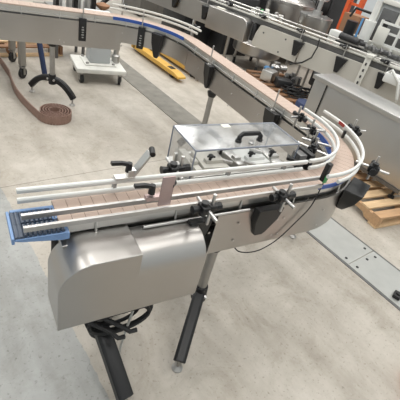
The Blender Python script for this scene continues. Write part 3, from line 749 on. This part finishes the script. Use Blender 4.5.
# cardboard box, orange rack
b = MB(); b.box((6.1, 3.74, .56), (.30, .30, 1.12), bev=.004)
tag(b.build('cardboard_box', 'card', smooth=False), 'tall brown cardboard box between the orange upright and the labelling machine', 'box')
rk = thing('orange_rack', 'orange steel upright rack beyond the cardboard box', 'rack', (6.6, 4.2, 0))
for y in (4.30, 4.06):
    b = MB(); b.box((6.6, y, 1.2), (.09, .07, 2.4)); b.build('upright', 'orange', rk, bevel=.004)
for i in range(5):
    b = MB(); b.box((6.6, 4.18, .3+i*.45), (.03, .24, .04)); b.build('brace', 'orange', rk)
# stainless hopper and drum
def hopper():
    t = thing('hopper', 'stainless cylindrical hopper with a cone outlet behind the rear conveyor', 'hopper', (5.3, 3.9, 0))
    b = MB(); b.lathe([(.05, .50), (.05, .60), (.22, .68), (.24, .72), (.24, .99), (.25, .995), (.25, 1.01), (.22, 1.02)], (5.3, 3.9, 0), 32); b.build('vessel', 'steel', t)
    b = MB(); b.cyl((5.3, 3.9, 1.015), (5.3, 3.9, 1.08), .07); b.cyl((5.3, 3.9, 1.08), (5.3, 3.9, 1.3), .035); b.lathe([(.08, 1.22), (.10, 1.24), (.10, 1.34), (.05, 1.36)], (5.3, 3.9, 0), 18); b.build('mixer_head', 'polish', t)
    for a in (30, 150, 270):
        d = unit(R(a))*.21; b = MB(); b.cyl((5.3+d.x, 3.9+d.y, 0), (5.3+d.x, 3.9+d.y, .74), .018); b.build('leg', 'steel2', t)
    for a in range(0, 360, 60):
        d = unit(R(a))*.235; b = MB(); b.box((5.3+d.x, 3.9+d.y, 1.0), (.03, .03, .05), R(a)); b.build('lid_clip', 'polish', t)
hopper()
dm = thing('rotary_feeder', 'round stainless rotary feeder on casters behind the pale conveyor panel', 'machine', (4.95, 4.55, 0))
b = MB(); b.lathe([(.38, .24), (.40, .26), (.40, .40), (.37, .42)], (4.95, 4.55, 0), 36); b.build('bowl', 'steel', dm)
b = MB(); b.lathe([(.18, .42), (.18, .72), (.26, .74), (.26, .80), (.20, .82)], (4.95, 4.55, 0), 30); b.build('hub', 'alu', dm)
for k in range(8):
    d = unit(R(45*k))*.22; b = MB(); b.box((4.95+d.x, 4.55+d.y, .84), (.07, .05, .06), R(45*k+20), bev=.006); b.build('gripper', 'dirtywhite' if k % 2 else 'polish', dm)
b = MB(); b.cyl((4.76, 4.49, .85), (4.76, 4.49, .90), .022, seg=10); b.build('button', 'green', dm)
for x, y in ((4.70, 4.75), (4.76, 4.28), (5.22, 4.37), (5.18, 4.83)):
    b = MB(); b.cyl((x, y, .115), (x, y, .25), .022); b.build('leg', 'steel2', dm); caster(dm, (x, y, 0), .05, R(60), world=True)
dr = thing('steel_drum', 'wide stainless mixing drum with a rounded lid at the top of the photo', 'drum', (5.95, 4.98, 0))
b = MB(); b.lathe([(.40, .14), (.42, .17), (.42, .95), (.43, .96), (.43, 1.0), (.36, 1.06), (.15, 1.10), (.05, 1.11)], (5.95, 4.98, 0), 40); b.build('vessel', 'steel', dr)
b = MB()
for a in (45, 135, 225, 315): d = unit(R(a))*.36; b.cyl((5.95+d.x, 4.98+d.y, 0), (5.95+d.x, 4.98+d.y, .16), .03)
b.build('foot_ring', 'darksteel', dr)
# tall dark machines at the very back
def dark_machine(label, x, y, ly, h, k):
    t = thing('processing_machine', label, 'machine', (x, y, 0), group='dark machines at the back')
    b = MB(); b.box((x, y, .06+h/2), (.7, ly, h), bev=.02); b.build('body', 'charcoal', t)
    b = MB()
    for sy in (-.45, .45):
        for sx in (-.3, .3): b.cyl((x+sx, y+sy*ly, 0), (x+sx, y+sy*ly, .07), .03)
    b.build('foot_set', 'rubber', t)
    for q in range(k):
        yy = y-ly/2+ly*(q+.5)/k
        b = MB(); b.box((x-.36, yy, .5+h*.3), (.02, ly/k*.72, h*.52), bev=.004); b.build('access_panel', ('black', 'darksteel', 'midgrey')[q % 3], t)
        b = MB(); b.tube([(x-.42, yy+ly/k*.4, .25), (x-.42, yy+ly/k*.4, h*.9), (x-.36, yy+ly/k*.4, h*.95)], .018, 8); b.build('pipe', 'steel2', t)
dark_machine('dark machine with panels and pipes behind the two stainless vessels', 6.95, 5.25, 1.3, 1.7, 4)
dark_machine('dark machine with panels and pipes left of the wide stainless drum', 6.45, 7.2, 1.9, 1.5, 5)
# dark control machine
dk = thing('control_machine', 'charcoal control machine with rows of knobs behind the rear conveyor', 'machine', (5.0, 5.6, 0))
b = MB(); b.box((5.05, 5.60, .46), (.55, 1.05, .92), R(-8), bev=.015); b.build('body', 'charcoal', dk)
mtk = Matrix.Rotation(R(-8), 4, 'Z')
def dkp(y, z): return Vector((5.05, 5.60, 0))+mtk @ Vector((-.278, y, z))
for i in range(3):
    for j in range(3):
        b = MB(); p = dkp(-.22+.07*i, .86-.09*j); b.cyl(p, p-(mtk @ Vector((.03, 0, 0))), .016, seg=10); b.build('knob', 'lightgrey', dk)
b = MB(); b.box(dkp(-.40, .86), (.012, .10, .04), mtx=mtk); b.build('warning_label', 'label_yellow', dk)
b = MB(); b.box((5.02, 6.0, .98), (.5, .5, .12), R(-8), bev=.03); b.build('top_hood', 'steel2', dk)
bk = thing('black_machine', 'black boxy machine base below the stainless motor hood of the rear conveyor', 'machine', (4.3, 5.35, 0))
b = MB(); b.box((4.42, 5.85, .28), (.55, .80, .50), R(-6), bev=.02); b.build('body', 'black', bk)
b = MB(); b.box((4.2, 5.5, .16), (.18, .26, .20), R(-6), bev=.02); b.build('motor', 'charcoal', bk)
b = MB()
for x, y in ((4.22, 5.55), (4.62, 5.55), (4.25, 6.15), (4.65, 6.15)): b.cyl((x, y, 0), (x, y, .06), .03)
b.build('foot_set', 'rubber', bk)
gc = thing('grey_cabinet', 'dull grey machine cabinet beyond the far bend of the conveyor', 'cabinet', (4.62, 7.5, 0))
b = MB(); b.box((4.62, 7.5, .50), (.85, .6, .94), R(8), bev=.01); b.build('body', 'midgrey', gc)
for dx in (-.205, .205):
    b = MB(); p = Vector((4.62, 7.5, .52))+Matrix.Rotation(R(8), 3, 'Z') @ Vector((dx, -.306, 0)); b.box(p, (.36, .012, .78), R(8), bev=.004); d_ = b.build('door', 'midgrey', gc)
    b = MB(); p = Vector((4.62, 7.5, .55))+Matrix.Rotation(R(8), 3, 'Z') @ Vector((dx*.3, -.318, 0)); b.box(p, (.02, .02, .12), R(8), bev=.004); b.build('handle', 'black', d_)
for x, y in ((4.3, 7.28), (5.0, 7.38), (4.24, 7.66), (4.94, 7.74)):
    b = MB(); b.cyl((x, y, 0), (x, y, .035), .03); b.build('foot', 'rubber', gc)
cs = thing('conveyor_stand', 'black arched stand foot with steel post far back at the top edge', 'stand', (4.07, 7.86, 0))
b = MB(); pts = [Vector((4.07+f_*.036, 7.86+f_*.018, .20-.14*abs(f_/10)**1.7)) for f_ in range(-10, 11)]
b.sweep(pts, [(-.03, -.03), (.03, -.03), (.03, .03), (-.03, .03)]); b.build('arched_foot', 'black', cs)
b = MB(); b.cyl((4.07, 7.86, .2), (4.07, 7.86, 1.0), .028); b.build('post', 'steel2', cs)
for f_ in (-9.5, 9.5):
    b = MB(); p = Vector((4.07+f_*.036, 7.86+f_*.018, 0)); b.cyl(p, p+Z3*.08, .03, .012); b.build('levelling_foot', 'darksteel', cs)
b = MB(); b.box((4.07, 7.86, 1.02), (.22, .22, .06)); b.build('bed', 'steel2', cs)
# parts rack at the top left behind the far run
pr_ = thing('parts_rack', 'low steel rack of white and black machine parts behind the conveyor, top left', 'rack', (2.6, 6.1, 0))
b = MB(); b.box((2.62, 6.1, .30), (.95, .45, .03)); b.build('shelf', 'steel2', pr_)
for x in (2.19, 3.05):
    for y in (5.92, 6.28): b = MB(); b.box((x, y, .145), (.04, .04, .29)); b.build('leg', 'steel2', pr_)
for i, x in enumerate((2.22, 2.31, 2.41, 2.50, 2.59, 2.69, 2.78)):
    b = MB(); b.box((x, 6.05, .315+.13+.02*(i % 3)), (.05, .12, .26+.04*(i % 3)), bev=.008); b.cyl((x, 6.05, .58), (x, 6.05, .64), .015)
    b.build('upright_part', ('black', 'white', 'grey')[i % 3], pr_)
b = MB(); b.lathe([(.02, .0), (.10, .06), (.11, .09), (.03, .12)], (2.94, 6.05, .315), 16); b.build('funnel', 'card', pr_)
mb_ = thing('power_unit', 'low black power unit between the left pallet and the dolly', 'machine', (1.98, 4.98, 0))
b = MB(); b.box((1.98, 4.98, .38), (.50, .32, .26), R(6), bev=.02); b.build('body', 'black', mb_)
for x, y in ((1.80, 4.88), (2.16, 4.92), (1.78, 5.06), (2.14, 5.10)):
    b = MB(); b.cyl((x, y, 0), (x, y, .27), .02); b.build('leg', 'darksteel', mb_)
pu = thing('compressor', 'dark compressor under the rear conveyor beyond the brown pallet', 'machine', (5.32, 3.22, 0))
b = MB(); b.box((5.34, 3.22, .32), (.36, .62, .42), R(-6), bev=.03); b.build('body', 'charcoal', pu)
b = MB(); b.cyl((5.18, 3.0, .35), (5.18, 3.45, .32), .08, seg=16); b.build('tank', 'darksteel', pu)
for x, y in ((5.22, 2.98), (5.46, 2.98), (5.24, 3.46), (5.48, 3.46)):
    b = MB(); b.cyl((x, y, 0), (x, y, .14), .03); b.build('foot', 'rubber', pu)
# loose parts on the rear pallet
b = MB(); b.box((4.46, 3.72, .195), (.22, .17, .14), R(20), bev=.006); tag(b.build('steel_box', 'alu', loc=(4.46, 3.72, .118)), 'shiny steel box lying on the rear pallet', 'box')
b = MB(); b.box((4.52, 3.48, .175), (.22, .17, .11), R(-30), bev=.01); tag(b.build('black_box', 'charcoal', loc=(4.52, 3.48, .118)), 'charcoal box on the rear pallet beside the shiny steel box', 'box')
t = thing('pump', 'stainless pump with a blue cap at the back of the rear pallet', 'pump', (4.66, 3.85, .118))
b = MB(); b.lathe([(.07, 0), (.08, .02), (.08, .16), (.05, .19), (.05, .22)], (4.70, 3.84, .118), 18); b.cyl((4.70, 3.84, .24), (4.86, 3.78, .26), .05); b.build('body', 'polish', t)
b = MB(); b.lathe([(.045, 0), (.05, .04), (.03, .06)], (4.57, 3.89, .2), 14); b.cyl((4.57, 3.89, .118), (4.57, 3.89, .2), .025); b.build('cap', 'skyblue', t)
t = thing('valve_block', 'jumble of steel valve fittings on the rear pallet behind the black box', 'fitting', (4.78, 3.52, .118))
for i in range(6):
    b = MB(); x = 4.70+.07*(i % 3); y = 3.46+.13*(i//3)
    b.cyl((x, y, .12), (x, y, .24+.03*(i % 2)), .035, .03); b.cyl((x-.05, y, .21), (x+.06, y+.03, .23), .02); b.build('fitting', 'polish' if i % 2 else 'darksteel', t)
b = MB()
for i in range(10):
    cx, cy = 4.42+.05*(i % 3)*2, 3.14+.06*(i//3); r_ = .07+.02*(i % 3)
    b.tube([Vector((cx+r_*math.cos(a*.6+i)*1.3, cy+r_*math.sin(a*.6+i), .128+.012*(i % 5))) for a in range(9)], .009, 6)
for i in range(8):
    cx, cy = 4.46+.06*(i % 3)*2, 3.14+.04*(i//2); r_ = .05+.015*(i % 3)
    b.tube([Vector((cx+r_*math.cos(a*.7+i)*1.4, cy+r_*math.sin(a*.7+i), .15+.018*(i % 4))) for a in range(10)], .011, 6)
tag(b.build('black_cables', 'rubber'), 'tangle of black cables on the near edge of the rear pallet', 'cable')
b = MB(); b.lathe([(.11, 0), (.125, .02), (.13, .28), (.12, .30)], (3.98, 2.62, 0), 20)
tag(b.build('blue_bucket', 'navy', loc=(3.98, 2.62, 0)), 'dark blue bucket beside the left end of the stainless cabinet', 'bucket')
b = MB(); b.box((5.42, 5.2, .08), (.22, .22, .16), R(15), bev=.004); tag(b.build('wooden_block', 'wood', loc=(5.42, 5.2, 0)), 'small wooden crate under the rear conveyor beside the feeder', 'crate')
t = thing('control_box', 'white control box on a post behind the right rear panel', 'box', (5.02, 3.24, 0))
b = MB(); b.box((5.02, 3.24, .90), (.14, .22, .16), R(5), bev=.01); b.build('box', 'white', t)
b = MB(); b.cyl((5.02, 3.24, 0), (5.02, 3.24, .83), .025); b.build('post', 'steel2', t)
b = MB(); b.box((1.905, -.075, .02), (.22, .16, .04), R(35), bev=.004)
tag(b.build('orange_block', 'orange', loc=(1.905, -.075, 0)), 'orange-brown block peeping in at the bottom right corner', 'block')

# ------------------------------------------------------------------ ceiling lamps
lampm = bpy.data.materials.new('lamp_diffuser'); lampm.use_nodes = True
lb = lampm.node_tree.nodes['Principled BSDF']; lb.inputs['Emission Color'].default_value = (1, .98, .95, 1); lb.inputs['Emission Strength'].default_value = 6
def lamp(x, y, i):
    b = MB(); b.box((x, y, 5.94), (.5, 2.6, .10)); o = b.build('ceiling_light', 'white', loc=(x, y, 6.0), smooth=False)
    tag(o, 'long white ceiling light fixture high above the machines', 'ceiling light', 'ceiling lights')
    b = MB(); b.box((x, y, 5.885), (.46, 2.5, .01)); b.build('diffuser', lampm, o, smooth=False)
    l = bpy.data.lights.new('ceiling_lamp', 'AREA'); l.shape = 'RECTANGLE'; l.size = .46; l.size_y = 2.5; l.energy = 150; l.color = (1, .985, .955)
    lo = bpy.data.objects.new('ceiling_lamp', l); COL.objects.link(lo); lo.location = (x, y, 5.86)
i = 0
for x in (-1.5, 1.5, 4.5, 7.5):
    for y in (-.8, 2.8, 6.4, 9.8): lamp(x, y, i); i += 1

w = bpy.data.worlds.new('World'); scn.world = w; w.use_nodes = True
w.node_tree.nodes['Background'].inputs[0].default_value = (.75, .77, .8, 1); w.node_tree.nodes['Background'].inputs[1].default_value = .5

# ------------------------------------------------------------------ camera
F = 388.
down = Vector((-148, 540, F)).normalized(); Zc = -down
Yc = Vector((-390, -386, F)).normalized(); Yc = (Yc-Zc*Yc.dot(Zc)).normalized(); Xc = Yc.cross(Zc)
# columns: camera axes (image right, image up, backwards) in world coordinates
right = Vector((Xc.x, Yc.x, Zc.x)); upv = -Vector((Xc.y, Yc.y, Zc.y)); back = -Vector((Xc.z, Yc.z, Zc.z))
cam = bpy.data.cameras.new('camera'); cam.sensor_width = 36; cam.lens = 36*F/400
co = bpy.data.objects.new('camera', cam); COL.objects.link(co)
co.matrix_world = Matrix(((right.x, upv.x, back.x, 0), (right.y, upv.y, back.y, 0), (right.z, upv.z, back.z, 1.75), (0, 0, 0, 1)))
scn.camera = co
vs = scn.view_settings; scn.display_settings.display_device = 'sRGB'
vs.view_transform = 'Standard'; vs.look = 'None'; vs.gamma = 1; vs.exposure = -1.22; vs.use_curve_mapping = False
